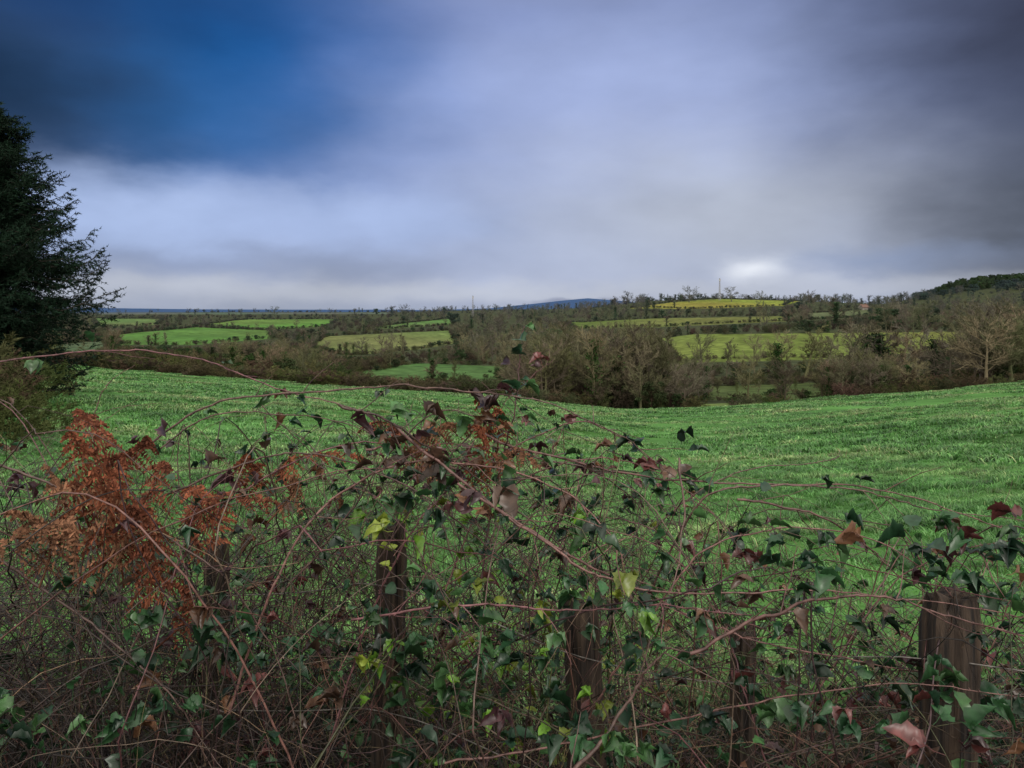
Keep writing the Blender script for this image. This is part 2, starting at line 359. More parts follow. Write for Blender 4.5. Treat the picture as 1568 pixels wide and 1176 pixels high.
# ------------------------------------------------------------------ masts and farmhouse
def mast(px_,pb,pt,name='radio_mast'):
    x,dd=inv(px_,pb);H=(pb-pt)/F*dd;A=Acc();w=1.
    for sx,sy in ((-1,-1),(1,-1),(1,1),(-1,1)):
        tube(A,[[sx*w,sy*w,-1],[sx*w*.35,sy*w*.35,H]],[.24,.18],(0.25,0.25,0.26),4)
    zs=np.linspace(0,H,12)
    for a,b_ in zip(zs[:-1],zs[1:]):
        for q in range(4):
            s=[(-1,-1),(1,-1),(1,1),(-1,1)];wa=w*(1-.65*a/H);wb=w*(1-.65*b_/H)
            tube(A,[[s[q][0]*wa,s[q][1]*wa,a],[s[(q+1)%4][0]*wb,s[(q+1)%4][1]*wb,b_]],[.1,.1],(0.25,.25,.26),3)
    for q in range(3):
        an=q*2.1;tube(A,[[math.cos(an)*.9,math.sin(an)*.9,H-4],[math.cos(an)*.9,math.sin(an)*.9,H-1]],[.3,.3],(0.5,.5,.5),6)
    link(name,A.mesh(name,M_cane),None,(x,dd,float(zf(x,dd))))
mast(1102,460,426);mast(724,486,453)
Mw=plain('render_wall',(0.25,0.23,0.2));Mr=plain('clay_roof',(0.11,0.055,0.04));Mg=plain('window_glass',(0.03,0.035,0.04),.2);Md=plain('door_paint',(0.1,0.07,0.05))
def boxm(name,mat,cx,cy,cz,sx,sy,sz,par):
    v=[(cx+a*sx/2,cy+b_*sy/2,cz+c*sz/2) for a in(-1,1) for b_ in(-1,1) for c in(-1,1)]
    me=bpy.data.meshes.new(name);me.from_pydata(v,[],[(0,1,3,2),(4,6,7,5),(0,4,5,1),(2,3,7,6),(0,2,6,4),(1,5,7,3)]);me.materials.append(mat);return link(name,me,par)
def house(px_,pb,rot,Lh=14):
    x,dd=inv(px_,pb);e=link('farmhouse',None,None,(x,dd,float(zf(x,dd))-1.5));e.rotation_euler=(0,0,rot)
    me=bpy.data.meshes.new('walls');a=Lh/2;b_=4;h=4.5;r=7.5
    me.from_pydata([(-a,-b_,-1),(a,-b_,-1),(a,b_,-1),(-a,b_,-1),(-a,-b_,h),(a,-b_,h),(a,b_,h),(-a,b_,h),(-a,0,r),(a,0,r)],[],[(0,1,5,4),(2,3,7,6),(1,2,6,9,5),(3,0,4,8,7)]);me.materials.append(Mw);link('walls',me,e)
    me=bpy.data.meshes.new('roof');o=.5
    V=[(-a-o,-b_-o,h-.35),(a+o,-b_-o,h-.35),(a+o,0,r+.1),(-a-o,0,r+.1),(a+o,b_+o,h-.35),(-a-o,b_+o,h-.35)]
    V+=[(p[0],p[1],p[2]+.25) for p in V];me.from_pydata(V,[],[(6,7,8,9),(9,8,10,11),(0,3,2,1),(3,5,4,2),(0,1,7,6),(4,5,11,10),(1,2,8,7),(2,4,10,8),(0,6,9,3),(3,9,11,5)]);me.materials.append(Mr);link('roof',me,e)
    for k in(-.6,-.25,.3,.65):
        boxm('window',Mg,k*a,-b_-.03,1.4,1,.06,1.2,e);boxm('window_upper',Mg,k*a,-b_-.03,3.5,.9,.06,.9,e)
    boxm('door',Md,0,-b_-.03,.9,1,.06,2.1,e);boxm('chimney',Mr,a*.7,0,r+.7,.9,.9,1.6,e)
house(1322,475,.3,9)
# ------------------------------------------------------------------ grass
def grasspatch(seed,S,nt_,nb,h,w):
    r=np.random.default_rng(seed);c=r.uniform(-S/2,S/2,(nt_,2));th_=r.uniform(.4,1.4,nt_);tc=r.uniform(.6,1.3,nt_)
    c=np.repeat(c,nb,0);th_=np.repeat(th_,nb);tc=np.repeat(tc,nb);m=len(c)
    a=r.uniform(0,2*math.pi,m);ln=r.uniform(.1,.95,m);H=h*th_*r.uniform(.6,1.2,m)
    b0=np.stack([c[:,0]+np.cos(a)*.03+r.normal(size=m)*S*.013,c[:,1]+np.sin(a)*.03+r.normal(size=m)*S*.013,-.02+0*a],-1)
    dr=np.stack([np.cos(a)*ln,np.sin(a)*ln,np.ones(m)],-1)
    mid=b0+dr*(H*.55)[:,None];tip=b0+dr*(H*.95)[:,None]*[1.6,1.6,.8]
    sd=np.stack([-np.sin(a),np.cos(a),0*a],-1)*w
    V=np.stack([b0-sd,b0+sd,mid+sd*.8,mid-sd*.8,tip],1).reshape(-1,3)
    i=np.arange(m)[:,None]*5
    q=i+np.array([[0,1,2,3]]);t=i+np.array([[3,2,4]])
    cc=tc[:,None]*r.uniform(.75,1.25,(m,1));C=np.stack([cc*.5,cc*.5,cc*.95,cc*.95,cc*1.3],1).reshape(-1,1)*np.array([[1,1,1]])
    yel=np.repeat(r.random(m)<.07,5);C[yel]*=[2.0,1.2,1.7]
    A=Acc();A.add(V,[q,t],C);return A.mesh('grass_patch',M_grass)
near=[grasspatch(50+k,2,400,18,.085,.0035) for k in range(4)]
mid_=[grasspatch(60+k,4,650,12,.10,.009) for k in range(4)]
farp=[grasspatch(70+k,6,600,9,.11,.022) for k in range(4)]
gf=link('grass_field',None)
pl=[]
def cover(meshes,S,d0,d1):
    for yy_ in np.arange(d0,d1,S):
        lim=yy_*.8+4
        for xx in np.arange(-lim,lim,S):
            ed=float(np.interp(CX+F*xx/max(yy_,1),X,ED))
            if yy_<ed+1: pl.append((meshes[rng.integers(4)],xx+rng.uniform(-.5,.5)*S*.3,yy_+rng.uniform(-.2,.2)))
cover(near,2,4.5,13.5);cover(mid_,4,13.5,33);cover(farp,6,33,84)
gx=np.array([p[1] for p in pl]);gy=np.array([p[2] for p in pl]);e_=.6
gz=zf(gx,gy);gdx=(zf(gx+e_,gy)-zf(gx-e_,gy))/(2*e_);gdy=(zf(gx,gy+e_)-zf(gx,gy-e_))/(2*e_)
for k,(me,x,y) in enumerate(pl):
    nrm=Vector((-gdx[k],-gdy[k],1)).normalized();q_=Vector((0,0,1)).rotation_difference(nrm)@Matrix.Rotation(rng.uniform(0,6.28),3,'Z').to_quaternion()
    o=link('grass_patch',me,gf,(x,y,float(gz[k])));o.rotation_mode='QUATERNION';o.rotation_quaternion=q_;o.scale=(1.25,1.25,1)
# ------------------------------------------------------------------ conifer
rng=np.random.default_rng(5)
A=Acc();B=Acc();tx,ty=(-22-CX)/F*20,20.;tz=float(zf(tx,ty));top=7.25
tube(A,[[0,0,-.3],[.03,0,3],[0,0,top-tz]],[.2,.13,.02],(0.05,0.04,0.03),8)
S0=[];S1=[]
for h in np.arange(.4,top-tz-.1,.14):
    z=tz+h;Lb=3.2*max(0.02,(top-z)/5.1)**.68 if z>1.9 else 3.2*(.6+.4*max(0,(z-tz)/(1.9-tz)))
    for k in range(12):
        az=rng.uniform(0,2*math.pi);Ln=Lb*rng.uniform(.45,1.08)+.1;m=9;t=np.linspace(0,1,m)
        d2=np.array([math.cos(az),math.sin(az)])
        zz=h+rng.normal()*.08+Ln*(rng.uniform(-.05,.22)*t-.38*t**2+.38*t**4)
        P=np.stack([d2[0]*Ln*t,d2[1]*Ln*t,zz],-1)+rng.normal(size=(m,3))*.03*Ln*t[:,None]
        tube(A,P,np.linspace(.025,.004,m)*(.4+Ln/3),(0.03,0.025,0.02),4)
        ns=int(10+Ln*10);us=np.linspace(.12,1,ns);pu=np.stack([np.interp(us,t,P[:,q]) for q in range(3)],-1);sg=rng.choice([-1,1],ns)
        sl=(.18+.36*np.sin(math.pi*np.minimum(1,us*.8+.15))*min(1,Ln/1.5))*rng.uniform(.6,1.2,ns)
        dd=np.stack([d2[0]*.7-d2[1]*sg*.8,d2[1]*.7+d2[0]*sg*.8,rng.uniform(-.9,.35,ns)],-1);dd[-1]=(d2[0],d2[1],.4)
        dd/=np.linalg.norm(dd,axis=1,keepdims=True);S0.append(pu);S1.append(pu+dd*sl[:,None])
S0=np.concatenate(S0);S1=np.concatenate(S1);nn=20
a0=np.repeat(S0,nn,0);a1=np.repeat(S1,nn,0);w=rng.uniform(0,1,(len(a0),1));c0=a0+(a1-a0)*w
dd=(a1-a0);dd/=np.linalg.norm(dd,axis=1,keepdims=True);dn=dd*.7+rng.normal(size=dd.shape)*.65+np.array([0,0,.1]);dn/=np.linalg.norm(dn,axis=1,keepdims=True)
sd=np.cross(dn,rng.normal(size=dn.shape));sd/=np.linalg.norm(sd,axis=1,keepdims=True)
Ln=rng.uniform(.06,.13,(len(c0),1));V=np.stack([c0-sd*.013,c0+sd*.013,c0+dn*Ln],1).reshape(-1,3)
cc=np.repeat(np.array([[0.007,0.017,0.010]])*rng.uniform(.4,1.9,(len(c0),1)),3,0)
B.add(V,np.arange(len(V)).reshape(-1,3),cc)
con=link('conifer_tree',A.mesh('trunk_and_limbs',M_cane),None,(tx,ty,tz));link('needle_foliage',B.mesh('needle_foliage',M_needle),con)
# ------------------------------------------------------------------ fence posts
def post(px_,top_py,dd,w,seed,lean=(0,0),slant=0.):
    r=np.random.default_rng(seed);x=(px_-CX)/F*dd;z=z_of(top_py,dd);n=22;ns=26
    zs=np.linspace(-.3,z,ns);a=np.linspace(0,2*math.pi,n,endpoint=False);rb=w/2*(1+.07*r.normal(size=n));V=[]
    for q in r.integers(0,n,4): rb[q]*=r.uniform(.62,.8)
    topn=r.normal(size=n)*.012
    for i,zz in enumerate(zs):
        s=1+.05*math.sin(zz*9+seed)+.01*r.normal();
        if i==ns-1: s*=.88
        for k in range(n):
            V.append((math.cos(a[k])*rb[k]*s+lean[0]*zz,math.sin(a[k])*rb[k]*s+lean[1]*zz,zz+((slant*math.cos(a[k])*w+topn[k]) if i>=ns-2 else 0)))
    V.append((lean[0]*z,lean[1]*z,z-.012))
    Fs=[(i*n+k,i*n+(k+1)%n,(i+1)*n+(k+1)%n,(i+1)*n+k) for i in range(ns-1) for k in range(n)]+[((ns-1)*n+k,(ns-1)*n+(k+1)%n,ns*n) for k in range(n)]
    me=bpy.data.meshes.new('fence_post');me.from_pydata(V,[],Fs);me.materials.append(M_post)
    o=link('wooden_fence_post',me,None,(x-lean[0]*z,dd,0));return (x,dd,z)
PS=[post(332,835,2.0,.066,1,(.01,0)),post(600,812,1.8,.078,2,(.02,.0),.1),post(888,915,1.75,.082,3,(-.04,0),-.2),post(1140,960,1.85,.064,4,(.02,0),.1),post(1457,908,1.5,.100,5,(.01,0),.05)]
A=Acc()
for dz in(.12,.42):
    pts=[(-3.2,2.6,.8-dz)]+[(p[0],p[1]-.045,max(p[2]-dz,.25)) for p in PS]+[(2.6,1.2,.9-dz)]
    tube(A,smooth_pts(pts,8),.0014,(0.12,.11,.10),5)
link('fence_wire',A.mesh('fence_wire',M_cane))
# ------------------------------------------------------------------ brambles
rng=np.random.default_rng(21)
CA=Acc();LP=[];LD=[];LS=[];LC=[]
def W(p,d): return np.array([(p[0]-CX)/F*d,d,z_of(p[1],d)])
GREEN=[(0.016,0.050,0.022),(0.024,0.070,0.026),(0.012,0.034,0.018),(0.038,0.095,0.030)]
RED=[(0.095,0.030,0.028),(0.050,0.022,0.026),(0.11,0.055,0.030),(0.065,0.038,0.026)]
LIME=[(0.10,0.22,0.02),(0.17,0.22,0.03)]
def leafcol(p):
    px_,py_=proj(p[0],p[1],p[2]);u=rng.random()
    if 540<px_<1000 and py_>780 and u<.25: c=LIME[rng.integers(2)]
    elif py_<740 and u<.45: c=RED[rng.integers(4)]
    elif u<.3: c=RED[rng.integers(4)]
    else: c=GREEN[rng.integers(4)]
    return np.array(c)*rng.uniform(.5,1.5)
PET=[];PETC=[]
def addleaf(p,d,s):
    c=leafcol(p)
    side=np.cross(d,[0,0,1]);side/=np.linalg.norm(side)+1e-6
    st=p+d*s*.7; PET.append([p,p+d*s*.4-np.array([0,0,.003]),st]);PETC.append(c*.8)
    for k in ([0] if rng.random()<.35 else [-1,0,1] if rng.random()<.8 else [-1,0,1,-.5,.5]):
        dr=d+side*k*1.2+np.array([0,0,-.35])+rng.normal(size=3)*.25;dr/=np.linalg.norm(dr)
        LP.append(st);LD.append(dr);LS.append(s*(1 if k==0 else .8)*rng.uniform(.7,1.15));LC.append(c*rng.uniform(.8,1.2))
CC=[(0.080,0.034,0.036),(0.10,0.050,0.042),(0.060,0.038,0.032),(0.036,0.020,0.022),(0.095,0.070,0.052),(0.055,0.06,0.024)]
def cane(P,r,leaves=.25,thorn=True,c=None,side=0):
    n=len(P);c=np.array(CC[rng.integers(len(CC))] if c is None else c)*rng.uniform(.7,1.4)
    tube(CA,P,r*np.linspace(1,.35,n),c,6 if r>.002 else 4)
    T=np.gradient(P,axis=0)
    for i in range(1,n-1):
        t=T[i]/np.linalg.norm(T[i])
        if thorn and r>.0014:
            for q in range(2 if r>.002 else 1):
                v=np.cross(t,rvec());v/=np.linalg.norm(v);s=P[i]+T[i]*rng.uniform(-.5,.5);tube(CA,[s,s+v*(r+.004)-t*.002],[.0011,.0001],c*1.1,3)
        if rng.random()<leaves:
            v=np.cross(t,rvec())+t*.4+np.array([0,0,.2]);v/=np.linalg.norm(v);addleaf(P[i],v,rng.uniform(.016,.034))
        if side and rng.random()<side:
            v=np.cross(t,rvec())+t*.7;v/=np.linalg.norm(v);L2=rng.uniform(.05,.16);Q=[P[i]]
            for k in range(6): v=v+rvec()*.18;v/=np.linalg.norm(v);Q.append(Q[-1]+v*L2/6)
            tube(CA,Q,r*.45*np.linspace(1,.4,7),c,4)
            if rng.random()<leaves*2: addleaf(Q[-1],v,rng.uniform(.014,.028))
hero=[([(560,690),(700,655),(800,690),(1000,735),(1180,742),(1330,746),(1500,790),(1600,845)],1.7,.0034,.08),
([(1000,810),(1060,755),(1130,722),(1250,710),(1290,700)],1.9,.0024,.05),
([(-40,560),(150,543),(300,555),(430,595),(560,632),(650,700),(700,760)],1.9,.0024,.08),
([(180,720),(330,622),(500,604),(640,598),(740,610),(850,625),(960,680),(1040,740)],1.9,.0029,.12),
([(735,900),(755,760),(780,650),(795,570),(810,500)],1.8,.0024,.32),
([(700,720),(740,660),(790,600),(850,560)],2.0,.0016,.2),
([(600,650),(760,790),(900,880),(1050,960),(1180,1010),(1400,1050)],1.5,.0034,.12),
([(1000,900),(1080,765),(1200,738),(1340,745),(1450,775),(1600,800)],1.9,.0028,.05),
([(1060,1000),(1180,940),(1300,915),(1420,930),(1600,985)],1.3,.0034,.1),
([(700,740),(850,840),(950,900),(1100,915),(1300,905),(1600,945)],1.5,.0028,.15),
([(1130,765),(1250,795),(1330,845),(1400,905),(1600,980)],1.5,.0026,.15),
([(870,1190),(940,1090),(985,1015),(1015,975)],1.25,.0040,.0),
([(1040,700),(1050,800),(1030,900),(960,1100)],1.7,.0026,.25),
([(-30,840),(120,940),(250,1060),(340,1200)],1.4,.0030,.05),
([(-30,700),(100,760),(300,860),(420,1000),(480,1190)],1.5,.0028,.08),
([(200,1000),(300,830),(420,730),(560,680),(660,720),(760,840)],1.6,.0028,.15),
([(350,1100),(420,900),(520,760),(640,700),(820,720),(930,800),(960,900)],1.5,.003,.15),
([(500,1150),(560,960),(620,820),(700,720),(860,640),(940,655),(1040,720)],1.7,.0028,.15),
([(520,620),(600,650),(720,720),(860,830),(1000,1000)],1.45,.0028,.12),
([(540,950),(700,930),(850,940),(1000,930),(1150,950)],1.45,.0026,.12),
([(30,1000),(60,850),(110,700),(150,600),(200,560)],1.9,.002,.05),
([(1200,1180),(1260,1050),(1360,900),(1480,835),(1600,810)],1.6,.0024,.2),
([(680,1170),(900,1140),(1150,1090),(1400,1060),(1600,1070)],1.35,.0024,.1),
([(1180,1180),(1130,1050),(1100,960),(1040,860),(960,800),(880,790)],1.7,.0024,.15),
([(250,760),(400,700),(520,690),(650,740),(760,830),(900,960)],1.7,.0026,.1),
([(400,620),(470,680),(520,760),(560,900)],1.9,.0018,.1),
([(760,600),(720,660),(640,760),(560,880),(500,1000)],1.7,.0022,.1),
([(820,700),(900,720),(980,780),(1060,880),(1120,1000)],1.9,.0024,.12),
([(240,690),(320,640),(420,640),(560,670),(700,760)],1.9,.0022,.12),
([(440,900),(520,800),(600,690),(680,630),(780,660),(860,740)],1.7,.0024,.15),
([(660,1000),(700,860),(760,760),(860,700),(980,700),(1080,760),(1180,880)],1.8,.0024,.12),
([(900,1100),(980,960),(1080,840),(1220,800),(1380,850),(1500,960)],1.6,.0024,.12)]
def hj(P): return P+np.cumsum(rng.normal(size=P.shape)*.0016,0)
for ih,(pts,d,r,lf) in enumerate(hero):
    m=len(pts);dv=d+np.cumsum(rng.normal(size=m)*.05);cane(hj(smooth_pts([W(p,q) for p,q in zip(pts,dv)],12)),r,lf,True,[(0.10,0.045,0.048),(0.12,0.062,0.055),(0.075,0.045,0.038)][rng.integers(3)],side=.03 if ih in(4,5) else .14)
EX=np.array([-300,0,100,200,300,400,500,600,700,780,850,950,1050,1200,1350,1568,1900])
EY=np.array([560,590,615,645,645,640,635,610,595,590,650,690,700,760,790,790,780])
def zenv(P,extra):
    px_=CX+F*P[...,0]/P[...,1];return z_of(np.interp(px_,EX,EY)+extra,P[...,1])
def walk(P0,D0,n,seg,noise,grav,extra):
    M=len(P0);P=[P0];d=D0/np.linalg.norm(D0,axis=1,keepdims=True)
    for k in range(n-1):
        g=np.zeros((M,3));g[:,2]=-grav*(k/n)*2.2
        d=d+g+rng.normal(size=(M,3))*noise;d/=np.linalg.norm(d,axis=1,keepdims=True)
        p=P[-1]+d*seg[:,None]
        zl=zenv(p,extra);hi=p[:,2]>zl-.06;d[hi,2]-=.22
        hh=p[:,2]>zl+.01;d[hh,2]=-np.abs(d[hh,2])*.3-.03;p[hh,2]=zl[hh]+.01
        lo=p[:,2]<.03;d[lo,2]=np.abs(d[lo,2])
        c=p[:,1]<1.3;d[c,1]=np.abs(d[c,1]);c=p[:,1]>3.2;d[c,1]=-np.abs(d[c,1])
        p[:,1]=np.clip(p[:,1],1.25,3.3);P.append(p)
    return np.stack(P,1)
def batch(M,n,seg,r0,cols,xf,yr,zr,tilt,grav,exl,exm,noise,leafn=0,thorn=0,sides=4,leafs=(.015,.034)):
    x0=xf(M);y0=rng.uniform(*yr,M);ex=rng.exponential(exl,M)+exm
    P0=np.stack([x0,y0,0*x0],-1);zl=np.maximum(zenv(P0,ex),.1);P0[:,2]=zl*rng.uniform(*zr,M)
    az=rng.uniform(0,2*math.pi,M);tl=rng.uniform(*tilt,M);D0=np.stack([np.cos(az)*np.sin(tl),np.sin(az)*np.sin(tl)*.6,np.cos(tl)],-1)
    P=walk(P0,D0,n,rng.uniform(*seg,M),noise,grav,ex)
    c=np.array(cols)[rng.integers(0,len(cols),M)]*rng.uniform(.5,1.5,(M,1))
    R=rng.uniform(*r0,M)[:,None]*np.linspace(1,.35,n)[None]
    tubes(CA,P,R,c,sides)
    if thorn:
        q=int(M*n*thorn);a=rng.integers(0,M,q);b_=rng.integers(1,n-1,q);T=P[a,b_+1]-P[a,b_];t=T/(np.linalg.norm(T,axis=1,keepdims=True)+1e-9)
        s=P[a,b_]+T*rng.uniform(0,1,(q,1));v=np.cross(t,rng.normal(size=(q,3)));v/=np.linalg.norm(v,axis=1,keepdims=True)+1e-9
        V=np.stack([s-t*.0014,s+t*.0014,s+v*(R[a,b_][:,None]+.004)-t*.002],1).reshape(-1,3);CA.add(V,np.arange(len(V)).reshape(-1,3),np.repeat(c[a]*1.1,3,0))
    for k in range(leafn):
        a=rng.integers(0,M);b_=rng.integers(2,n-1);t=P[a,b_+0]-P[a,b_-1];t/=np.linalg.norm(t)+1e-9;v=np.cross(t,rvec())+t*.4+np.array([0,0,.2]);addleaf(P[a,b_],v/np.linalg.norm(v),rng.uniform(*leafs))
def rx(M):
    u=rng.random(M);return np.where(u<.38,rng.uniform(-2.5,-.6,M),np.where(u<.76,rng.uniform(-1.2,.8,M),rng.uniform(-.1,2.5,M)))
def rxl(M): return rng.uniform(-2.4,-.55,M)
def rxr(M): return rng.uniform(.6,2.4,M)
def rxc(M): return rng.normal(-.12,.35,M)
BR=CC
TW=[(0.10,0.070,0.048),(0.050,0.036,0.028),(0.13,0.085,0.052),(0.09,0.042,0.030),(0.045,0.048,0.022)]
DK=[(0.020,0.014,0.012),(0.030,0.020,0.017),(0.016,0.012,0.011)]  # extra-dark twigs: corner and bottom shade of the view is put into their colour
batch(330,38,(.045,.065),(.0014,.0030),BR,rx,(1.5,2.9),(0,.3),(.1,1.1),.05,90,0,.10,520,.6,5)
batch(780,26,(.03,.05),(.0008,.0017),TW+DK,rx,(1.5,3.0),(0,.7),(.1,1.3),.05,120,20,.13,480,.15,4)
batch(1500,13,(.025,.045),(.0006,.0012),TW+BR,rx,(1.45,3.1),(.1,1.),(.2,2.2),.05,140,20,.16,420,0,3)
batch(80,34,(.04,.055),(.0014,.0028),BR,rxc,(1.6,2.4),(.1,.6),(.1,1.3),.06,60,0,.11,240,.6,5)
batch(320,14,(.025,.04),(.0006,.0012),BR,rxc,(1.6,2.4),(.4,1.),(.2,2.0),.05,80,0,.16,220,0,3)
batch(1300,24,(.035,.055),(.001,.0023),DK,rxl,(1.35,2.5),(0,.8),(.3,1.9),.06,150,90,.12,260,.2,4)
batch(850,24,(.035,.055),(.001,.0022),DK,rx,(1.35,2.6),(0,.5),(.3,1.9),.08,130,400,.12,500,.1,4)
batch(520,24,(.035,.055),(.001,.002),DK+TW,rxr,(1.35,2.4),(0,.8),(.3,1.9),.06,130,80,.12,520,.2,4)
batch(340,18,(.03,.05),(.0006,.0009),[(0.22,0.16,0.085)],rx,(1.5,3.2),(0,.4),(.1,.9),.08,120,60,.08,0,0,3)
def cluster(px_,py_,rx_,ry,n,d,s=.034):
    for k in range(n):
        p=W((px_+rng.normal()*rx_,py_+rng.normal()*ry),d+rng.normal()*.12);v=rvec();v[2]=abs(v[2])*.5;addleaf(p,v/np.linalg.norm(v),s*rng.uniform(.6,1.25))
for a in [(650,740,55,50,26,1.65),(590,780,40,35,18,1.65),(740,740,40,50,18,1.7),(400,780,60,50,14,1.8),(680,940,35,30,14,1.5,.035),(1020,700,30,25,10,1.8),(860,770,50,40,14,1.8),(1230,850,45,20,12,1.5),(1420,850,80,50,18,1.5),(1530,870,40,50,22,1.45),(850,1010,120,70,44,1.6),(700,1050,120,70,50,1.6),(420,1000,90,60,30,1.6),(1000,1120,200,50,44,1.5),(1350,1080,120,70,44,1.5),(1180,840,25,15,5,1.8),(415,602,14,6,3,1.9,.025),(580,690,40,20,10,1.8),(795,640,8,15,5,1.85,.02),(250,1000,90,80,24,1.5),(80,1120,80,50,24,1.45),(1500,1120,60,50,40,1.45)]: cluster(*a)
for k in range(1500):
    x0=rng.uniform(-2.6,2.6);y0=rng.uniform(1.9,3.3);v=rvec();v[2]=abs(v[2]);addleaf(np.array([x0,y0,rng.uniform(.02,.5)]),v/np.linalg.norm(v),rng.uniform(.018,.034))
tubes(CA,np.array(PET),np.full((len(PET),3),.0007),np.array(PETC),3)
bb=link('bramble_hedge',CA.mesh('canes',M_cane,True))
ns=7;t=np.linspace(0,1,ns+1)[1:-1];wd=np.sin(np.pi*t**.8)**.8*.36*np.array([1,.86,1.1,.84,1.02,.75])
mid=np.stack([0*np.linspace(0,1,ns+1),np.linspace(0,1,ns+1),-.22*np.linspace(0,1,ns+1)**2],-1)
lf=np.stack([-wd,t+.03,-.22*t**2+wd*.45],-1);rt=lf*[-1,1,1]
T=np.vstack([mid,lf,rt]);l0=ns+1;r0=l0+len(t);tri=[(0,1,l0),(0,r0,1)]
for i in range(len(t)-1):
    tri+=[(i+1,i+2,l0+i),(l0+i,i+2,l0+i+1),(i+1,r0+i,i+2),(r0+i,r0+i+1,i+2)]
tri+=[(len(t),ns,l0+len(t)-1),(len(t),r0+len(t)-1,ns)]
tri=np.array(tri)
def leaves(P,D,S,C):
    P=np.array(P);D=np.array(D);S=np.array(S);C=np.array(C);n=len(P)
    N=np.array([0,0,1.])+rng.normal(size=(n,3))*.6;Xa=np.cross(D,N);Xa/=np.linalg.norm(Xa,axis=1,keepdims=True);Na=np.cross(Xa,D)
    curl=rng.uniform(.3,3.4,n)[:,None,None];wv=rng.uniform(.6,1.2,n)[:,None,None]
    V=P[:,None]+S[:,None,None]*(T[None,:,0:1]*wv*Xa[:,None]+T[None,:,1:2]*D[:,None]+T[None,:,2:3]*curl*Na[:,None])
    V=V+rng.normal(size=V.shape)*S[:,None,None]*.025
    f=(np.arange(n)[:,None,None]*len(T)+tri[None]).reshape(-1,3)
    A=Acc();A.add(V.reshape(-1,3),f,(C[:,None]*rng.uniform(.8,1.2,(n,len(T),1))).reshape(-1,3));return A
link('leaves',leaves(LP,LD,np.array(LS)*1.3,LC).mesh('leaves',M_leaf),bb)
# ------------------------------------------------------------------ bracken
def frond(base,tip,d,Wd,seed,droop=.1,c=(0.21,0.065,0.028)):
    r=np.random.default_rng(seed);A=Acc();a=W(base,d);b_=W(tip,d+r.normal()*.12);n=24;t=np.linspace(0,1,n)[:,None]
    P=a+(b_-a)*t;P[:,2]+=droop*np.sin(t[:,0]*math.pi)-.02*t[:,0];P[:,0]+=.03*r.normal()*np.sin(t[:,0]*5);tube(A,P,.002*np.linspace(1,.3,n),np.array(c)*.7,4)
    T_=b_-a;Ln=np.linalg.norm(T_);T_/=Ln;S=np.cross(T_,[r.normal()*.5,-1,r.normal()*.6+.3]);S/=np.linalg.norm(S)
    for i in range(3,n):
        u=i/n;pl=Wd*(1-u)**.75*(1 if u>.2 else .8)*r.uniform(.6,1.1)
        for sg in(-1,1):
            if r.random()<.15: continue
            dr=S*sg+T_*.45+r.normal(size=3)*.28+np.array([0,0,-.35]);dr/=np.linalg.norm(dr);m=int(6+pl*60);q=np.linspace(0,1,m)[:,None]
            Q=P[i]+dr*pl*q;Q[:,2]-=.6*pl*q[:,0]**2;tube(A,Q,.0008,np.array(c)*.7,3)
            up=np.cross(dr,T_);up/=np.linalg.norm(up);tt=np.cross(up,dr)
            for s2 in(-1,1):
                L2=(.012*(1-q)**.6*min(1,pl/.07)+.003)*r.uniform(.5,1.3,(m,1));e=Q+tt*s2*L2+dr*L2*.35-up*L2*r.uniform(-.6,.9,(m,1));w2=dr*.0028
                V=np.stack([Q-w2,Q+w2,e+w2*.4,e-w2*.4],1).reshape(-1,3);A.add(V,np.arange(len(V)).reshape(-1,4),np.repeat(np.array(c)[None]*r.uniform(.35,1.6,(m,1)),4,0))
    return A
br=[((190,900),(110,640),1.5,.11),((170,860),(180,655),1.55,.10),((150,900),(130,720),1.45,.10),((230,860),(150,690),1.6,.09),((200,800),(270,700),1.6,.07),((110,830),(10,850),1.35,.06),((330,860),(290,735),1.6,.08),((300,830),(390,760),1.6,.07),((120,880),(70,700),1.5,.08),((220,950),(170,800),1.45,.08),((180,780),(120,615),1.6,.08),
((640,740),(705,640),1.7,.06),((700,760),(760,640),1.7,.06),((620,700),(560,650),1.7,.05),((730,740),(830,700),1.7,.05),((450,760),(520,690),1.7,.06),((250,930),(200,760),1.5,.09),((410,800),(470,730),1.7,.06),((760,700),(740,600),1.8,.05),((230,1000),(300,880),1.5,.06),((60,900),(40,770),1.4,.07),((420,760),(350,700),1.8,.06)]
AA=Acc()
for k,(a,b_,d,w_) in enumerate(br):
    fa=frond(a,b_,d,w_,100+k,droop=.05,c=[(0.21,0.072,0.038),(0.15,0.052,0.030),(0.20,0.10,0.058)][k%3])
    off=AA.n
    for v,c in zip(fa.V,fa.C): AA.V.append(v);AA.C.append(c)
    for f_ in fa.Fc: AA.Fc.append(f_+off)
    AA.n+=fa.n
link('bracken_fern',AA.mesh('bracken_fern',M_fern))
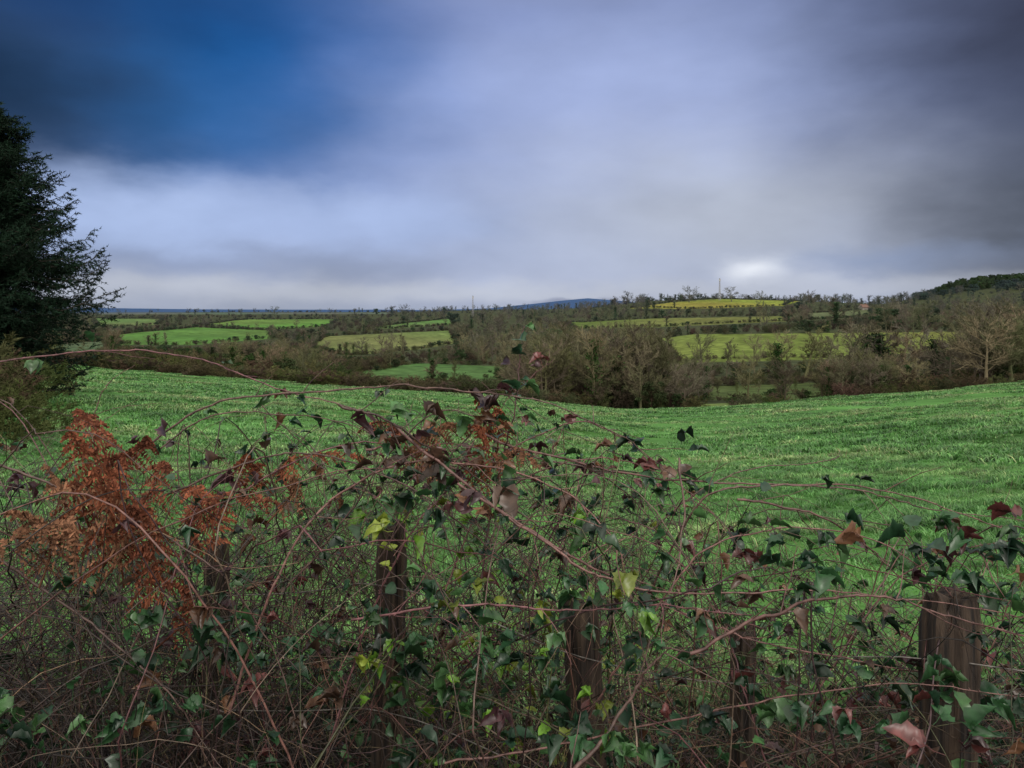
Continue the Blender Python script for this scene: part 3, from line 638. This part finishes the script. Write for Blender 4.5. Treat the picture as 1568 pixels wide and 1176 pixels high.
# ------------------------------------------------------------------ sky
w=bpy.data.worlds.new('World');scene.world=w;w.use_nodes=True;nt=w.node_tree;N=nt.nodes;L=nt.links
bg=N['Background'];bg.inputs['Strength'].default_value=1
SEL,SAZ=math.radians(50),math.radians(150)
sk=N.new('ShaderNodeTexSky');sk.sky_type='NISHITA';sk.sun_disc=False;sk.sun_elevation=SEL;sk.sun_rotation=SAZ
sc=N.new('ShaderNodeVectorMath');sc.operation='SCALE';sc.inputs['Scale'].default_value=.08;L.new(sk.outputs[0],sc.inputs[0])
tc=N.new('ShaderNodeTexCoord')
mpp=N.new('ShaderNodeMapping');mpp.inputs['Scale'].default_value=(1,1,2.2);L.new(tc.outputs['Generated'],mpp.inputs[0])
def warp(scale,amt,src,det=5):
    no=N.new('ShaderNodeTexNoise');no.inputs['Scale'].default_value=scale;no.inputs['Detail'].default_value=det;no.inputs['Roughness'].default_value=.5
    L.new(mpp.outputs[0],no.inputs['Vector'])
    sb=N.new('ShaderNodeVectorMath');sb.operation='SUBTRACT';sb.inputs[1].default_value=(.5,.5,.5);L.new(no.outputs['Color'],sb.inputs[0])
    ss=N.new('ShaderNodeVectorMath');ss.operation='MULTIPLY';ss.inputs[1].default_value=amt;L.new(sb.outputs[0],ss.inputs[0])
    a=N.new('ShaderNodeVectorMath');a.operation='ADD';L.new(src,a.inputs[0]);L.new(ss.outputs[0],a.inputs[1]);return a.outputs[0]
WD=warp(9,(.08,.03,.06),warp(2.6,(.12,.04,.05),tc.outputs['Generated']),6)
sep=N.new('ShaderNodeSeparateXYZ');L.new(WD,sep.inputs[0])
s0=N.new('ShaderNodeSeparateXYZ');L.new(tc.outputs['Generated'],s0.inputs[0])
zz=N.new('ShaderNodeMath');zz.operation='MULTIPLY_ADD';L.new(sep.outputs[2],zz.inputs[0]);zz.inputs[1].default_value=.5
zh=N.new('ShaderNodeMath');zh.operation='MULTIPLY';zh.inputs[1].default_value=.5;L.new(s0.outputs[2],zh.inputs[0]);L.new(zh.outputs[0],zz.inputs[2])
cr=N.new('ShaderNodeValToRGB');e=cr.color_ramp.elements
st=[(0,(158,167,188)),(.03,(174,181,199)),(.08,(150,164,197)),(.16,(134,154,202)),(.28,(124,147,202)),(.37,(100,119,171)),(.42,(110,120,150)),(.6,(250,245,238)),(1,(255,250,240))]
e[0].color=(*s2l(st[0][1]),1);e[1].color=(*s2l(st[-1][1]),1)
for p,c in st[1:-1]: q=e.new(p);q.color=(*s2l(c),1)
L.new(zz.outputs[0],cr.inputs[0]);cur=cr.outputs[0]
def blob(px_,py_,rx,ry,c,s=1.):
    global cur
    v=np.array([(px_-CX)/F,1,(HY-py_)/F]);nr=np.linalg.norm(v);v/=nr
    a=N.new('ShaderNodeVectorMath');a.operation='SUBTRACT';a.inputs[1].default_value=tuple(v);L.new(WD,a.inputs[0])
    m=N.new('ShaderNodeVectorMath');m.operation='MULTIPLY';m.inputs[1].default_value=(F/rx,1.2,F/ry);L.new(a.outputs[0],m.inputs[0])
    l=N.new('ShaderNodeVectorMath');l.operation='LENGTH';L.new(m.outputs[0],l.inputs[0])
    r=N.new('ShaderNodeMapRange');r.interpolation_type='SMOOTHSTEP';r.inputs[1].default_value=0.;r.inputs[2].default_value=1.5;r.inputs[3].default_value=s;r.inputs[4].default_value=0;L.new(l.outputs['Value'],r.inputs[0])
    x=N.new('ShaderNodeMix');x.data_type='RGBA';L.new(r.outputs[0],x.inputs[0]);L.new(cur,x.inputs[6]);x.inputs[7].default_value=(*s2l(c),1);cur=x.outputs[2]
blob(1020,220,480,250,(168,181,220),.9)
blob(1150,330,440,120,(182,189,204),.9)
blob(330,70,280,180,(10,88,158),.95)
blob(220,170,240,90,(32,95,158),.8)
blob(-80,100,210,210,(16,42,72),1)
blob(150,-30,260,60,(8,50,98),.7)
blob(1610,0,270,280,(46,48,64),.95)
blob(1660,330,170,130,(46,50,60),.9)
blob(230,325,240,65,(176,196,238),1)
blob(560,330,180,45,(168,187,228),.8)
blob(380,398,330,22,(128,142,176),.5)
blob(800,445,900,18,(188,194,208),.7)
blob(1150,412,60,24,(228,233,243),1)
blob(1370,402,130,20,(128,145,180),.55)
blob(890,458,80,8,(95,105,140),.6)
n2=N.new('ShaderNodeTexNoise');n2.inputs['Scale'].default_value=5;n2.inputs['Detail'].default_value=8;L.new(mpp.outputs[0],n2.inputs['Vector'])
mr=N.new('ShaderNodeMapRange');mr.inputs[1].default_value=.3;mr.inputs[2].default_value=.7;mr.inputs[3].default_value=.92;mr.inputs[4].default_value=1.14;L.new(n2.outputs['Fac'],mr.inputs[0])
ms=N.new('ShaderNodeVectorMath');ms.operation='SCALE';L.new(cur,ms.inputs[0]);L.new(mr.outputs[0],ms.inputs['Scale'])
mx=N.new('ShaderNodeMix');mx.data_type='RGBA';mx.inputs[0].default_value=.96;L.new(sc.outputs[0],mx.inputs[6]);L.new(ms.outputs[0],mx.inputs[7])
bk=N.new('ShaderNodeMapRange');bk.interpolation_type='SMOOTHSTEP';bk.inputs[1].default_value=.45;bk.inputs[2].default_value=-.3;bk.inputs[3].default_value=0;bk.inputs[4].default_value=1;L.new(s0.outputs[1],bk.inputs[0])
m3=N.new('ShaderNodeMix');m3.data_type='RGBA';L.new(bk.outputs[0],m3.inputs[0]);L.new(mx.outputs[2],m3.inputs[6]);m3.inputs[7].default_value=(1.8,1.7,1.55,1)  # unseen sky behind the camera, brightened to add light on the scene
L.new(m3.outputs[2],bg.inputs['Color'])
sun=bpy.data.lights.new('sun','SUN');sun.energy=1.5;sun.angle=math.radians(14);sun.color=(1,.95,.86);so=link('sun',sun)
dv=Vector((math.sin(SAZ)*math.cos(SEL),math.cos(SAZ)*math.cos(SEL),math.sin(SEL)));so.rotation_euler=dv.to_track_quat('Z','Y').to_euler();so.location=(0,0,50)
# ------------------------------------------------------------------ camera
cam=bpy.data.cameras.new('camera');cam.sensor_width=36;cam.lens=36*F/1568;cam.shift_y=-(588-HY)/1568;cam.clip_start=.05;cam.clip_end=150000
co=link('camera',cam,None,(0,0,EYE));co.rotation_euler=(math.pi/2,0,0);scene.camera=co
scene.view_settings.view_transform='Standard';scene.view_settings.look='None';scene.view_settings.exposure=0
print('woods',cnt,'leaflets',len(LP))
